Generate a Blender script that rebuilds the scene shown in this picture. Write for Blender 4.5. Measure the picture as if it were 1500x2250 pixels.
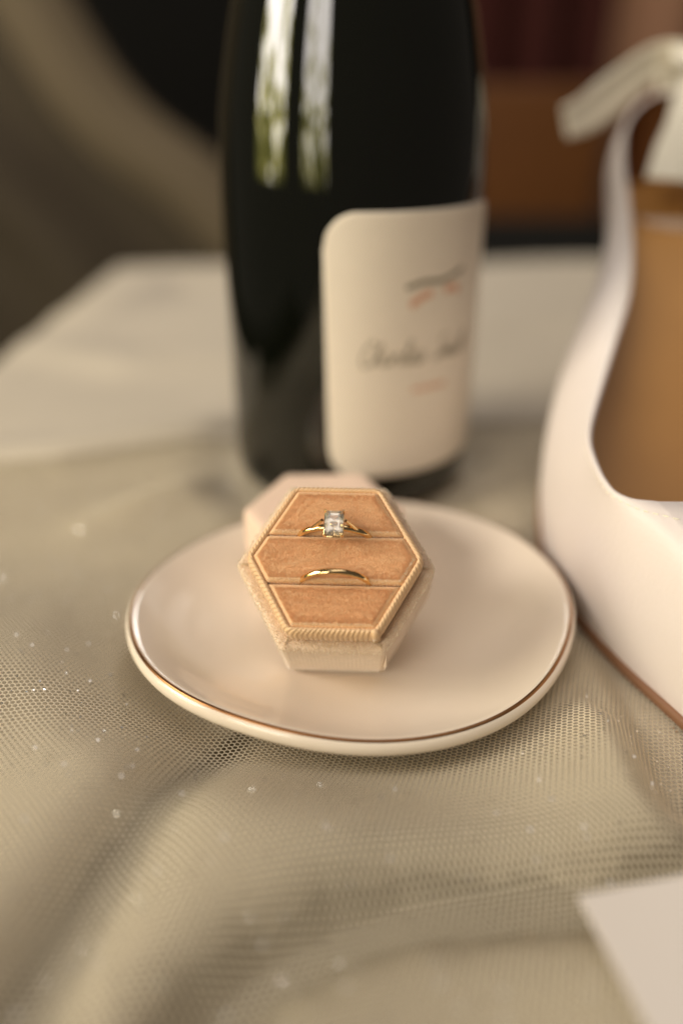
import bpy, bmesh, math, random
import numpy as np
from mathutils import Vector, Matrix
from mathutils.geometry import tessellate_polygon

# ------------------------------------------------------------------ scene, camera, light
for o in list(bpy.data.objects):
    bpy.data.objects.remove(o)
scene = bpy.context.scene
COL = scene.collection
random.seed(5)
RNG = np.random.default_rng(5)

cam_d = bpy.data.cameras.new("camera")
cam = bpy.data.objects.new("camera", cam_d)
COL.objects.link(cam)
scene.camera = cam
cam.location = (0, 0, 0.12)
cam.rotation_euler = (math.radians(90 - 28), 0, 0)
cam_d.sensor_fit = 'HORIZONTAL'
cam_d.sensor_width = 24.0
cam_d.lens = 28.0
cam_d.clip_start = 0.005
cam_d.clip_end = 50
cam_d.dof.use_dof = True
cam_d.dof.focus_distance = 0.1615
cam_d.dof.aperture_fstop = 2.9
cam_d.dof.aperture_blades = 0

world = bpy.data.worlds.new("World")
scene.world = world
world.use_nodes = True
bg = world.node_tree.nodes["Background"]
bg.inputs[0].default_value = (1.0, 0.86, 0.70, 1)
bg.inputs[1].default_value = 0.055

def area_lamp(name, loc, target, sx, sy, power, color, window=False):
    l = bpy.data.lights.new(name, 'AREA')
    l.shape = 'RECTANGLE'
    l.size, l.size_y = sx, sy
    l.energy = power
    l.color = color
    o = bpy.data.objects.new(name, l)
    COL.objects.link(o)
    o.location = loc
    d = Vector(target) - Vector(loc)
    o.rotation_euler = d.to_track_quat('-Z', 'Y').to_euler()
    if window:      # daylight through a window: sky above, sunlit foliage below
        l.use_nodes = True
        nt = l.node_tree
        em = nt.nodes['Emission']
        geo = nt.nodes.new('ShaderNodeNewGeometry')
        sep = nt.nodes.new('ShaderNodeSeparateXYZ')
        nt.links.new(geo.outputs['Parametric'], sep.inputs[0])
        nz = nt.nodes.new('ShaderNodeTexNoise')
        nz.inputs['Scale'].default_value = 11.0
        nz.inputs['Detail'].default_value = 3.0
        nt.links.new(geo.outputs['Position'], nz.inputs['Vector'])
        ad = nt.nodes.new('ShaderNodeMath'); ad.operation = 'MULTIPLY_ADD'
        ad.inputs[1].default_value = 3.0; ad.inputs[2].default_value = -1.55
        nt.links.new(nz.outputs['Fac'], ad.inputs[0])
        sm = nt.nodes.new('ShaderNodeMath'); sm.operation = 'ADD'
        nt.links.new(ad.outputs[0], sm.inputs[0]); nt.links.new(sep.outputs['Y'], sm.inputs[1])
        rp = nt.nodes.new('ShaderNodeValToRGB')
        e = rp.color_ramp.elements
        e[0].position = 0.0; e[0].color = (0.05, 0.05, 0.01, 1)
        e[1].position = 1.0; e[1].color = (1, 0.97, 0.92, 1)
        for p, c in ((0.18, (0.26, 0.24, 0.06, 1)), (0.34, (0.42, 0.40, 0.20, 1)), (0.46, (0.85, 0.83, 0.74, 1))):
            k = rp.color_ramp.elements.new(p); k.color = c
        nt.links.new(sm.outputs[0], rp.inputs[0])
        nt.links.new(rp.outputs[0], em.inputs['Color'])
    return o

BOT = (0.0034, 0.2590)       # bottle axis on the table
def from_bottle(az, dist, z):
    a = math.radians(az)
    return (BOT[0] - math.sin(a) * dist, BOT[1] - math.cos(a) * dist, z)
area_lamp("window_light_side", from_bottle(72, 1.25, 0.56), from_bottle(0, 0, 0.56), 0.64, 1.00, 25, (1.0, 0.955, 0.935), True)
area_lamp("window_light_rear", from_bottle(32, 1.6, 0.62), from_bottle(0, 0, 0.62), 0.60, 1.15, 14, (1.0, 0.955, 0.935), True)
area_lamp("ceiling_bounce", (0.15, 0.05, 1.6), (0.05, 0.2, 0), 1.6, 1.2, 6, (1.0, 0.91, 0.84))

area_lamp("dish_highlight_lamp", (-0.02, 1.55, 0.74), (0, 0.16, 0), 0.16, 0.34, 2.4, (1.0, 0.96, 0.92))  # added lamp, placed to put highlights on the dish slope

vs = scene.view_settings
vs.view_transform = 'Standard'
vs.look = 'None'
vs.exposure = 0.52
vs.gamma = 1.0
vs.use_curve_mapping = False
scene.render.engine = 'CYCLES'
scene.cycles.max_bounces = 10
scene.cycles.transparent_max_bounces = 16

# ------------------------------------------------------------------ helpers
def s2l(r, g, b):
    def f(c):
        c /= 255.0
        return c / 12.92 if c <= 0.04045 else ((c + 0.055) / 1.055) ** 2.4
    return (f(r), f(g), f(b), 1.0)

def mat(name, color, rough=0.6, metal=0.0, sheen=0.0, noise=None, bump=None, spec=None, alpha=1.0,
        coat=0.0, transl=0.0, sss=0.0):
    m = bpy.data.materials.new(name)
    m.use_nodes = True
    nt = m.node_tree
    b = nt.nodes['Principled BSDF']
    b.inputs['Base Color'].default_value = color
    b.inputs['Roughness'].default_value = rough
    b.inputs['Metallic'].default_value = metal
    if sheen:
        b.inputs['Sheen Weight'].default_value = sheen
        b.inputs['Sheen Roughness'].default_value = 0.35
        b.inputs['Sheen Tint'].default_value = (1, 0.93, 0.84, 1)
    if spec is not None:
        b.inputs['Specular IOR Level'].default_value = spec
    if coat:
        b.inputs['Coat Weight'].default_value = coat
        b.inputs['Coat Roughness'].default_value = 0.04
    if sss:
        b.inputs['Subsurface Weight'].default_value = sss
        b.inputs['Subsurface Radius'].default_value = (0.004, 0.0025, 0.0015)
        b.inputs['Subsurface Scale'].default_value = 0.6
    b.inputs['Alpha'].default_value = alpha
    tc = nt.nodes.new('ShaderNodeTexCoord')
    if noise:       # (scale, amount, stretch xyz)
        sc, amt = noise[0], noise[1]
        mp = nt.nodes.new('ShaderNodeMapping')
        mp.inputs['Scale'].default_value = noise[2] if len(noise) > 2 else (1, 1, 1)
        nt.links.new(tc.outputs['Object'], mp.inputs[0])
        n = nt.nodes.new('ShaderNodeTexNoise')
        n.inputs['Scale'].default_value = sc
        n.inputs['Detail'].default_value = 5
        nt.links.new(mp.outputs[0], n.inputs['Vector'])
        mx = nt.nodes.new('ShaderNodeMix'); mx.data_type = 'RGBA'
        c = color
        mx.inputs[6].default_value = tuple(max(0, x * (1 - amt)) for x in c[:3]) + (1,)
        mx.inputs[7].default_value = tuple(min(1, x * (1 + amt)) for x in c[:3]) + (1,)
        nt.links.new(n.outputs['Fac'], mx.inputs[0])
        nt.links.new(mx.outputs[2], b.inputs['Base Color'])
    if bump:        # (scale, strength, distance)
        n2 = nt.nodes.new('ShaderNodeTexNoise')
        n2.inputs['Scale'].default_value = bump[0]
        n2.inputs['Detail'].default_value = 4
        nt.links.new(tc.outputs['Object'], n2.inputs['Vector'])
        bp = nt.nodes.new('ShaderNodeBump')
        bp.inputs['Strength'].default_value = bump[1]
        bp.inputs['Distance'].default_value = bump[2]
        nt.links.new(n2.outputs['Fac'], bp.inputs['Height'])
        nt.links.new(bp.outputs[0], b.inputs['Normal'])
    if transl:
        out = nt.nodes['Material Output']
        tr = nt.nodes.new('ShaderNodeBsdfTranslucent')
        tr.inputs['Color'].default_value = color
        ms = nt.nodes.new('ShaderNodeMixShader')
        ms.inputs[0].default_value = transl
        nt.links.new(b.outputs[0], ms.inputs[1]); nt.links.new(tr.outputs[0], ms.inputs[2])
        nt.links.new(ms.outputs[0], out.inputs['Surface'])
    return m

M = {}
M['cloth'] = mat('tablecloth_linen', s2l(106, 93, 70), 0.85, noise=(60, 0.06), bump=(900, 0.25, 0.0004))
M['net'] = mat('tulle_thread', s2l(225, 212, 188), 0.75, noise=(35, 0.10), transl=0.25)
M['sheer'] = mat('tulle_far', s2l(216, 203, 183), 0.8, noise=(25, 0.08), alpha=0.82)
M['under_net'] = mat('tulle_under', s2l(224, 211, 187), 0.8, noise=(40, 0.08), alpha=0.29)
M['gathered_net'] = mat('tulle_gathered', s2l(224, 211, 187), 0.8, noise=(40, 0.08), alpha=0.42)
M['glitter'] = mat('glitter_fleck', (0.97, 0.96, 0.93, 1), 0.22, metal=1.0)
M['dish'] = mat('cream_glaze', s2l(230, 215, 197), 0.12, noise=(45, 0.03), bump=(45, 0.25, 0.0008))
M['gold_rim'] = mat('gold_lustre', s2l(140, 98, 62), 0.3, metal=0.85, noise=(220, 0.3))
M['gold'] = mat('yellow_gold', s2l(236, 206, 154), 0.13, metal=1.0)
M['prong'] = mat('pale_gold', s2l(246, 216, 165), 0.12, metal=1.0)
M['velvet'] = mat('peach_velvet', s2l(230, 188, 143), 0.9, sheen=0.5, noise=(420, 0.2, (1, 3, 1)), bump=(3000, 0.4, 0.0003))
M['velvet_fibre'] = mat('peach_velvet_pile', s2l(240, 201, 158), 0.8, sheen=0.8, noise=(1500, 0.22), transl=0.5)
M['shell'] = mat('blush_velvet', s2l(230, 206, 182), 0.9, sheen=0.7, noise=(500, 0.12), bump=(2600, 0.5, 0.0003))
M['shell_fibre'] = mat('blush_velvet_pile', s2l(252, 238, 220), 0.8, sheen=1.0, noise=(2000, 0.18), transl=0.5)
M['trim'] = mat('ribbed_satin', s2l(230, 191, 147), 0.6, sheen=0.4, noise=(300, 0.12), bump=(3500, 0.3, 0.0001))
M['lid'] = mat('lid_velvet', s2l(234, 204, 182), 0.9, sheen=0.6, noise=(400, 0.10))
M['bottle'] = mat('dark_bottle_glass', (0.003, 0.0035, 0.002, 1), 0.03, spec=0.8)
M['capsule'] = mat('bottle_foil', s2l(40, 34, 28), 0.35, metal=0.8)
M['label'] = mat('label_paper', s2l(234, 221, 204), 0.75, noise=(300, 0.03), bump=(1500, 0.15, 0.0002))
M['ink'] = mat('black_ink', s2l(138, 126, 105), 0.7)
M['red_ink'] = mat('coral_ink', s2l(220, 168, 138), 0.7)
M['shoe'] = mat('white_leather', s2l(228, 216, 211), 0.5, noise=(70, 0.02), bump=(700, 0.3, 0.0004))
M['lining'] = mat('tan_lining', s2l(118, 74, 38), 0.6, noise=(120, 0.08))
M['insole'] = mat('tan_insole', s2l(200, 146, 80), 0.5, noise=(50, 0.08))
M['sole'] = mat('brown_sole', s2l(136, 96, 68), 0.5, noise=(150, 0.10))
M['ribbon'] = mat('ivory_ribbon', s2l(238, 230, 212), 0.6, sheen=0.3, noise=(200, 0.04), bump=(2500, 0.2, 0.0002))
M['card'] = mat('card_stock', s2l(222, 212, 204), 0.7, bump=(900, 0.2, 0.0002))
M['drape'] = mat('sheer_drape', s2l(84, 72, 56), 0.85, noise=(8, 0.12), alpha=0.62)
M['hem'] = mat('drape_hem', s2l(108, 94, 74), 0.85, noise=(8, 0.10), alpha=0.92)
M['wood'] = mat('orange_wood', s2l(98, 56, 14), 0.5, noise=(5, 0.3, (1, 1, 6)))
M['dark_wood'] = mat('dark_wood', s2l(52, 36, 22), 0.6, noise=(6, 0.3))
M['red_cloth'] = mat('oxblood_cloth', s2l(66, 18, 8), 0.9, noise=(5, 0.15))
M['pink_cloth'] = mat('dusty_pink_cloth', s2l(140, 102, 78), 0.9, noise=(4, 0.1))
M['shade_black'] = mat('shade_black', (0.004, 0.003, 0.002, 1), 0.8)  # near black that paints the shadow below the cabinet front
M['wall'] = mat('dark_wall', (0.008, 0.007, 0.005, 1), 0.9, noise=(3, 0.3))
M['floor'] = mat('dark_floor', (0.012, 0.010, 0.007, 1), 0.7, noise=(4, 0.3))

def mesh_obj(name, verts, faces, m, parent=None, smooth=True):
    me = bpy.data.meshes.new(name)
    me.from_pydata([tuple(v) for v in verts], [], [tuple(f) for f in faces])
    me.update()
    if smooth:
        me.shade_smooth()
    o = bpy.data.objects.new(name, me)
    COL.objects.link(o)
    if m is not None:
        me.materials.append(M[m] if isinstance(m, str) else m)
    if parent is not None:
        o.parent = parent
    return o

def grid_obj(name, P, m, parent=None, close_u=False, smooth=True):
    """P: array (nu, nv, 3)"""
    nu, nv = P.shape[:2]
    idx = np.arange(nu * nv).reshape(nu, nv)
    a = idx if close_u else idx[:-1]
    b = np.roll(idx, -1, 0) if close_u else idx[1:]
    F = np.stack([a[:, :-1], b[:, :-1], b[:, 1:], a[:, 1:]], -1).reshape(-1, 4)
    return mesh_obj(name, P.reshape(-1, 3).tolist(), F.tolist(), m, parent, smooth)

def thing(name, label, cat, loc=(0, 0, 0), rot=None, group=None):
    o = bpy.data.objects.new(name, None)
    o.empty_display_size = 0.01
    COL.objects.link(o)
    o.location = loc
    if rot is not None:
        o.rotation_euler = rot
    o['label'] = label
    o['category'] = cat
    if group:
        o['group'] = group
    return o

def tag(o, label, cat, group=None):
    o['label'] = label; o['category'] = cat
    if group:
        o['group'] = group
    return o

def structure(o):
    o['kind'] = 'structure'
    return o

def bevel(o, w, seg=2):
    md = o.modifiers.new('bevel', 'BEVEL'); md.width = w; md.segments = seg
    md.limit_method = 'ANGLE'
    return o

def box_obj(name, lo, hi, m, parent=None, bev=0.0):
    x0, y0, z0 = lo; x1, y1, z1 = hi
    v = [(x0, y0, z0), (x1, y0, z0), (x1, y1, z0), (x0, y1, z0), (x0, y0, z1), (x1, y0, z1), (x1, y1, z1), (x0, y1, z1)]
    f = [(0, 3, 2, 1), (4, 5, 6, 7), (0, 1, 5, 4), (1, 2, 6, 5), (2, 3, 7, 6), (3, 0, 4, 7)]
    o = mesh_obj(name, v, f, m, parent, smooth=False)
    if bev:
        bevel(o, bev)
    return o

def lathe(name, prof, m, parent=None, n=96):
    prof = np.array(prof, float)
    a = np.linspace(0, 2 * np.pi, n, endpoint=False)
    P = np.stack([np.cos(a)[:, None] * prof[None, :, 0], np.sin(a)[:, None] * prof[None, :, 0],
                  np.repeat(prof[None, :, 1], n, 0)], -1)
    return grid_obj(name, P, m, parent, close_u=True)

def tube(path, rad, n=10, closed=False, flat=1.0, up=(0, 0, 1)):
    """sweep a round section along a path -> (P grid)"""
    path = np.array(path, float)
    k = len(path)
    if closed:
        T = np.roll(path, -1, 0) - np.roll(path, 1, 0)
    else:
        T = np.gradient(path, axis=0)
    T /= np.linalg.norm(T, axis=1)[:, None]
    rad = np.broadcast_to(np.asarray(rad, float), (k,))
    N = np.cross(T, np.array(up, float)); N /= np.linalg.norm(N, axis=1)[:, None] + 1e-12
    B = np.cross(N, T)
    a = np.linspace(0, 2 * np.pi, n + 1)
    return path[:, None] + rad[:, None, None] * (np.cos(a)[None, :, None] * N[:, None] + flat * np.sin(a)[None, :, None] * B[:, None])

def smoothstep(a, b, x):
    t = np.clip((x - a) / (b - a), 0, 1)
    return t * t * (3 - 2 * t)

def spline(pts, n, arc=True):
    """Catmull-Rom through pts, n samples, uniform in arc length"""
    p = np.array(pts, float)
    p = np.vstack([2 * p[0] - p[1], p, 2 * p[-1] - p[-2]])
    out = []
    for i in range(1, len(p) - 2):
        t = np.linspace(0, 1, 40, endpoint=False)[:, None]
        out.append(0.5 * (2 * p[i] + (p[i + 1] - p[i - 1]) * t + (2 * p[i - 1] - 5 * p[i] + 4 * p[i + 1] - p[i + 2]) * t ** 2
                          + (3 * p[i] - p[i - 1] - 3 * p[i + 1] + p[i + 2]) * t ** 3))
    out.append(p[-2][None])
    c = np.vstack(out)
    d = np.r_[0, np.cumsum(np.linalg.norm(np.diff(c, axis=0), axis=1))]
    if not arc:
        d = np.linspace(0, 1, len(c))
    s = np.linspace(0, d[-1], n)
    return np.stack([np.interp(s, d, c[:, k]) for k in range(p.shape[1])], 1)

# ------------------------------------------------------------------ setting: wall, floor
structure(box_obj('floor', (-3, -2, -0.80), (3, 2.6, -0.75), 'floor'))
structure(box_obj('wall', (-3, 2.3, -0.75), (3, 2.4, 2.2), 'wall'))

# ------------------------------------------------------------------ table with cloth
TX0, TX1, TY0, TY1 = -0.168, 0.62, -0.30, 0.64
SK = 0.04     # the back edge runs slightly away to the right
def back_y(x):
    return 0.615 + SK * (x + 0.165) * 2.0
tb = thing('table', 'small table hidden under the pale cloth', 'table', (0, 0, -0.75))
box_obj('tabletop', (TX0 + 0.008, TY0 + 0.008, 0.72), (TX1 - 0.008, 0.605, 0.7455), 'dark_wood', tb)
for lx in (TX0 + 0.03, TX1 - 0.08):
    for ly in (TY0 + 0.03, 0.53):
        box_obj('leg', (lx, ly, 0.0), (lx + 0.05, ly + 0.05, 0.7195), 'dark_wood', tb)

DC = np.array([0.0021, 0.1609])
DCO = [0.05072, 0.0011, 0.00019, 0.00149, 0.00123, -0.00084, -0.00027]
def dish_r(th):
    return DCO[0] + DCO[1] * np.cos(th) + DCO[2] * np.sin(th) + DCO[3] * np.cos(2 * th) + DCO[4] * np.sin(2 * th) + DCO[5] * np.cos(3 * th) + DCO[6] * np.sin(3 * th) + 0.00018 * np.sin(5 * th + 0.8) + 0.00010 * np.sin(8 * th + 2.0)

def seg_dist(x, y, pts):
    best = np.full(x.shape, 9.0); side = np.zeros(x.shape); tt = np.zeros(x.shape)
    L = 0; pts = np.array(pts)
    tot = np.linalg.norm(np.diff(pts, axis=0), axis=1).sum()
    for a, b in zip(pts[:-1], pts[1:]):
        d = b - a; l = np.hypot(*d)
        t = np.clip(((x - a[0]) * d[0] + (y - a[1]) * d[1]) / l ** 2, 0, 1)
        qx, qy = x - a[0] - t * d[0], y - a[1] - t * d[1]
        dist = np.hypot(qx, qy)
        s = np.sign(d[0] * (y - a[1]) - d[1] * (x - a[0]))
        m = dist < best
        best = np.where(m, dist, best); side = np.where(m, s, side); tt = np.where(m, (L + t * l) / tot, tt)
        L += l
    return best, side, tt

RIDGES = [  # (points, height, half width left of the line, half width right)
    ([(-0.19, 0.245), (-0.10, 0.262), (-0.05, 0.285), (0.0, 0.31)], 0.0055, 0.014, 0.009),
    ([(-0.16, 0.40), (-0.10, 0.37), (-0.04, 0.39)], 0.004, 0.02, 0.016),
    ([(-0.075, 0.215), (-0.045, 0.238), (-0.03, 0.262)], 0.004, 0.008, 0.010),
    ([(-0.15, 0.46), (-0.12, 0.54), (-0.05, 0.57)], 0.008, 0.015, 0.02),
    ([(0.02, 0.42), (0.10, 0.45), (0.2, 0.43)], 0.004, 0.02, 0.02),
]
VALLEYS = [   # creases: (points, depth, half width)
    ([(-0.0195, 0.126), (-0.0231, 0.1188), (-0.0271, 0.1103), (-0.0313, 0.1015), (-0.0373, 0.0847), (-0.0422, 0.0712), (-0.0439, 0.0617), (-0.046, 0.045)], 0.0060, 0.0080),
    ([(-0.0235, 0.045), (-0.0195, 0.0599), (-0.0166, 0.0647), (-0.0097, 0.0712), (0.0, 0.0769), (0.0105, 0.0807), (0.0247, 0.0827), (0.0384, 0.0835), (0.0485, 0.0860), (0.075, 0.095)], 0.0085, 0.0070),
    ([(0.0470, 0.150), (0.0497, 0.1437), (0.0526, 0.1357), (0.0557, 0.1297)], 0.004, 0.004),
]
def wob(x, y, f, s):
    return np.sin(f * x + 1.7 * np.sin(f * 0.6 * y + s) + s) * np.sin(f * 0.8 * y + 1.3 * np.sin(f * 0.5 * x - s) + 2 * s)
def flat_mask(x, y):
    """0 under the standing things, 1 away from them"""
    dx, dy = x - DC[0], y - DC[1]
    r = np.hypot(dx, dy) - dish_r(np.arctan2(dy, dx))
    m = smoothstep(-0.012, 0.024, r)
    m = m * smoothstep(0.041, 0.062, np.hypot(x - BOT[0], y - BOT[1]))
    sx = np.hypot(np.maximum(0, np.abs(x - 0.100) - 0.036), np.maximum(0, np.abs(y - 0.155) - 0.05))
    return m * smoothstep(0.0, 0.014, sx)
def cloth_z(x, y):
    z = 0.0009 * wob(x, y, 30, 0.3)
    for p, h, wl, wr in RIDGES:
        d, s, t = seg_dist(x, y, p)
        w = np.where(s > 0, wl, wr)
        z = z + 1.25 * h * np.exp(-(d / w) ** 2) * np.sin(np.pi * np.clip(t * 0.9 + 0.05, 0, 1)) ** 0.5
    return z * flat_mask(x, y) - 0.0012
def veil_z(x, y):
    near = smoothstep(0.21, 0.13, y)
    z = 0.0135 * near * (0.75 + 0.25 * wob(x, y, 48, 1.1)) + 0.0012 + 0.0012 * wob(x, y, 70, 2.0) * near
    for p, dep, w in VALLEYS:
        d, s, t = seg_dist(x, y, p)
        z = z - dep * np.exp(-(d / w) ** 2) * smoothstep(0, 0.12, t)
    z = np.maximum(z, 0.0025)
    return cloth_z(x, y) + 0.0012 + z * flat_mask(x, y)

# cloth: top sheet, with skirts hanging at the left and back
nx, ny = 150, 190
gx = np.linspace(TX0, TX1, nx); gy = np.linspace(TY0, 0, ny) * 0
U_, V_ = np.meshgrid(np.linspace(0, 1, nx), np.linspace(0, 1, ny), indexing='ij')
X = TX0 + U_ * (TX1 - TX0)
Y = TY0 + V_ * (back_y(X) - TY0)
Z = cloth_z(X, Y)
top = np.stack([X, Y, Z], -1)
drop = np.linspace(0, 1, 22)[1:]
def skirt(edge, out, ph):
    """hanging panel below an edge polyline"""
    k = len(edge); s = np.linspace(0, 1, k)
    rows = []
    for d in drop:
        o = 0.004 * min(1, d * 12) + 0.012 * d * (1 + np.sin(s * 34 + ph)) * np.minimum(1, d * 2)
        zz = edge[:, 2] - 0.004 * min(1, d * 14) - 0.42 * max(0, d - 0.03)
        rows.append(np.stack([edge[:, 0] + out[0] * o, edge[:, 1] + out[1] * o, zz], -1))
    return np.stack([edge] + rows, 1)
cl = grid_obj('tablecloth', top, 'cloth')
tag(cl, 'pale beige cloth spread over the table under the veil', 'tablecloth')
sk1 = grid_obj('hanging_side', skirt(top[0], (-1, 0), 0.0)[::-1], 'cloth', cl)
sk2 = grid_obj('hanging_side', skirt(top[:, -1], (0, 1), 1.0), 'cloth', cl)

# ------------------------------------------------------------------ veil: netting, far layer, glitter
def fold_y(x):
    return np.interp(x, [-0.19, -0.10, -0.05, 0.0, 0.13], [0.246, 0.262, 0.283, 0.300, 0.305])
veil = thing('bridal_veil', 'glittering ivory tulle veil spread in soft folds under the dish', 'veil', (0, 0, 0))
pitch = 0.00118
ny_ = int(0.27 / (pitch * 0.866)); nx_ = int(0.30 / pitch)
I, J = np.meshgrid(np.arange(nx_), np.arange(ny_), indexing='ij')
ca, sa = math.cos(0.16), math.sin(0.16)
hx = (I + 0.5 * (J % 2)) * pitch - 0.15
hy = J * pitch * 0.866 - 0.096
cxx = (hx * ca - hy * sa); cyy = (hx * sa + hy * ca) + 0.122
# gentle in-plane distortion of the weave
cxx2 = cxx + 0.0035 * np.sin(28 * cyy + 9 * cxx); cyy2 = cyy + 0.003 * np.sin(33 * cxx + 0.7)
keep = ((cyy2 > 0.035) & (cyy2 < fold_y(cxx2) - 0.002) & (np.abs(cxx2) < 0.128)).ravel()
# leave out what lies wholly under the dish
dx, dy = cxx2 - DC[0], cyy2 - DC[1]
keep &= (np.hypot(dx, dy) > 0.80 * dish_r(np.arctan2(dy, dx))).ravel()
bx = cxx.ravel()[keep]; by = cyy.ravel()[keep]
ang = np.arange(6) * np.pi / 3 + np.pi / 6 + 0.16
Ro, Ri = pitch / math.sqrt(3), pitch / math.sqrt(3) * 0.72
cc = np.concatenate([np.stack([np.cos(ang) * Ro, np.sin(ang) * Ro], 1), np.stack([np.cos(ang) * Ri, np.sin(ang) * Ri], 1)])
vx = bx[:, None] + cc[None, :, 0]; vy = by[:, None] + cc[None, :, 1]
wx = vx + 0.0035 * np.sin(28 * vy + 9 * vx); wy = vy + 0.003 * np.sin(33 * vx + 0.7)
VZ = veil_z(wx.ravel(), wy.ravel())
# inner rim of each cell sits a touch higher, so the threads read as round
VZ = VZ + np.tile(np.r_[np.zeros(6), np.full(6, -0.00006)], len(bx))
verts = np.stack([wx.ravel(), wy.ravel(), VZ], 1)
q = np.array([[k, (k + 1) % 6, 6 + (k + 1) % 6, 6 + k] for k in range(6)])
faces = (np.arange(len(bx))[:, None, None] * 12 + q[None]).reshape(-1, 4)
me = bpy.data.meshes.new('netting')
me.vertices.add(len(verts)); me.vertices.foreach_set('co', verts.astype(np.float32).ravel())
me.loops.add(faces.size); me.loops.foreach_set('vertex_index', faces.astype(np.int32).ravel())
me.polygons.add(len(faces)); me.polygons.foreach_set('loop_start', np.arange(0, faces.size, 4, dtype=np.int32))
me.update(calc_edges=True); me.validate()
me.materials.append(M['net'])
net = bpy.data.objects.new('netting', me); COL.objects.link(net); net.parent = veil
net['kind'] = 'stuff'
net['label'] = 'fine honeycomb netting of the veil'

# more layers of the same tulle lie under the near one, except along the creases where the folds part
UX, UY = np.meshgrid(np.arange(-0.128, 0.1281, 0.0011), np.arange(0.03, 0.300, 0.0011), indexing='ij')
for lay, wk in enumerate((0.0028, 0.0046, 0.0068, 0.0098, 0.004, 0.004, 0.004)):
    dmn = np.full(UX.shape, 9.0)
    for n_v, (p, dep, w) in enumerate(VALLEYS[:2]):
        d, sd_, tt_ = seg_dist(UX, UY, p)
        wide = (0.55 + 0.9 * tt_) if n_v == 0 else (2.1 - 0.5 * tt_)
        dmn = np.minimum(dmn, d / wide)
    dmn = dmn + 0.0008 * wob(UX, UY, 220, lay * 1.3)
    tot_z = veil_z(UX, UY); low = cloth_z(UX, UY) + 0.0008
    ZZ = low + (tot_z - low) * (0.86 - 0.12 * lay)
    ok_ = (dmn > wk) & (UY < fold_y(UX) - 0.003)
    if lay >= 4:      # the veil is gathered more thickly towards the fold behind the dish
        ok_ &= UY > fold_y(UX) - 0.095 + 0.028 * (lay - 4) + 0.006 * wob(UX, UY, 60, lay)
    elif lay >= 2:      # the lower layers end in loose edges of their own
        ok_ &= (wob(UX, UY, 26 + 7 * lay, 1.9 * lay) < 0.35)
    idx_ = np.arange(UX.size).reshape(UX.shape)
    kf = ok_[:-1, :-1] & ok_[1:, :-1] & ok_[1:, 1:] & ok_[:-1, 1:]
    Fq = np.stack([idx_[:-1, :-1][kf], idx_[1:, :-1][kf], idx_[1:, 1:][kf], idx_[:-1, 1:][kf]], -1)
    ul = mesh_obj('under_layer', np.stack([UX, UY, ZZ], -1).reshape(-1, 3).tolist(), Fq.tolist(), 'gathered_net' if lay >= 4 else 'under_net', veil)
    bm = bmesh.new(); bm.from_mesh(ul.data)
    bmesh.ops.delete(bm, geom=[v for v in bm.verts if not v.link_faces], context='VERTS')
    bm.to_mesh(ul.data); bm.free()

# the part of the veil too far away for its mesh to be told apart
UU, VV = np.meshgrid(np.linspace(0, 1, 110), np.linspace(0, 1, 120), indexing='ij')
X2 = TX0 + 0.002 + UU * 0.50
YB = fold_y(X2) - 0.008
Y2 = YB + VV * (back_y(X2) - 0.004 - YB)
far = grid_obj('far_layer', np.stack([X2, Y2, veil_z(X2, Y2) + 0.0008 - 0.0005 * smoothstep(0.0, 0.05, Y2 - YB)], -1), 'sheer', veil)

# glitter flecks
gv, gf = [], []
n_g = 2600
for k in range(n_g):
    x = RNG.uniform(-0.11, 0.11); y = RNG.uniform(0.045, 0.24)
    if np.hypot(x - DC[0], y - DC[1]) < 0.056 or (x > 0.055 and y > 0.14):
        continue
    z = float(veil_z(np.array([x]), np.array([y]))[0]) + 0.0003
    n = Vector((RNG.normal(0, 0.42), RNG.normal(0, 0.42), 1)).normalized()
    t = n.orthogonal().normalized(); b = n.cross(t)
    r = RNG.uniform(0.00012, 0.00026)
    i0 = len(gv)
    for a in range(6):
        gv.append(Vector((x, y, z)) + (t * math.cos(a * math.pi / 3) + b * math.sin(a * math.pi / 3)) * r)
    gf.append(tuple(range(i0, i0 + 6)))
gl = mesh_obj('glitter', gv, gf, 'glitter', veil, smooth=False)
gl['kind'] = 'stuff'

# ------------------------------------------------------------------ ring dish
DZ = 0.0026
dish = thing('ring_dish', 'cream glazed trinket dish with a thin gold rim, holding the ring box', 'dish', (DC[0], DC[1], DZ))
def dish_grid(prof, n=200):
    th = np.linspace(0, 2 * np.pi, n, endpoint=False)
    r = dish_r(th)
    P = []
    for off, s, z, wv in prof:       # radius = s*r + off
        rr = s * r + off
        zz = z + wv * 0.0009 * (np.sin(2 * th + 0.6) + 0.6 * np.sin(3 * th + 2.1))
        P.append(np.stack([np.cos(th) * rr, np.sin(th) * rr, zz + 0 * th], -1))
    return np.stack(P, 1)
inner = [(0, 0.0005, 0.0032, 0), (0, 0.3, 0.0032, 0), (0, 0.5, 0.0033, 0), (0, 0.62, 0.0036, .1), (0, 0.72, 0.0043, .2), (0, 0.80, 0.0054, .4), (0, 0.87, 0.0069, .7),
         (0, 0.92, 0.0082, 1), (-0.0022, 1, 0.0090, 1), (-0.0013, 1, 0.00945, 1), (-0.0005, 1, 0.00955, 1), (0.0003, 1, 0.0092, 1), (0.0008, 1, 0.0084, 1), (0.0009, 1, 0.0073, 1),
         (0.0004, 1, 0.0062, .9), (-0.0010, 1, 0.0051, .8), (-0.0035, 1, 0.0041, .6), (-0.008, 1, 0.0029, .3), (-0.014, 1, 0.0018, 0), (-0.020, 1, 0.0012, 0),
         (-0.0215, 1, 0.0, 0), (-0.024, 1, 0.0, 0), (-0.025, 1, 0.0012, 0), (0, 0.0005, 0.0012, 0)]
grid_obj('bowl', dish_grid(inner), 'dish', dish, close_u=True)
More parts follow.
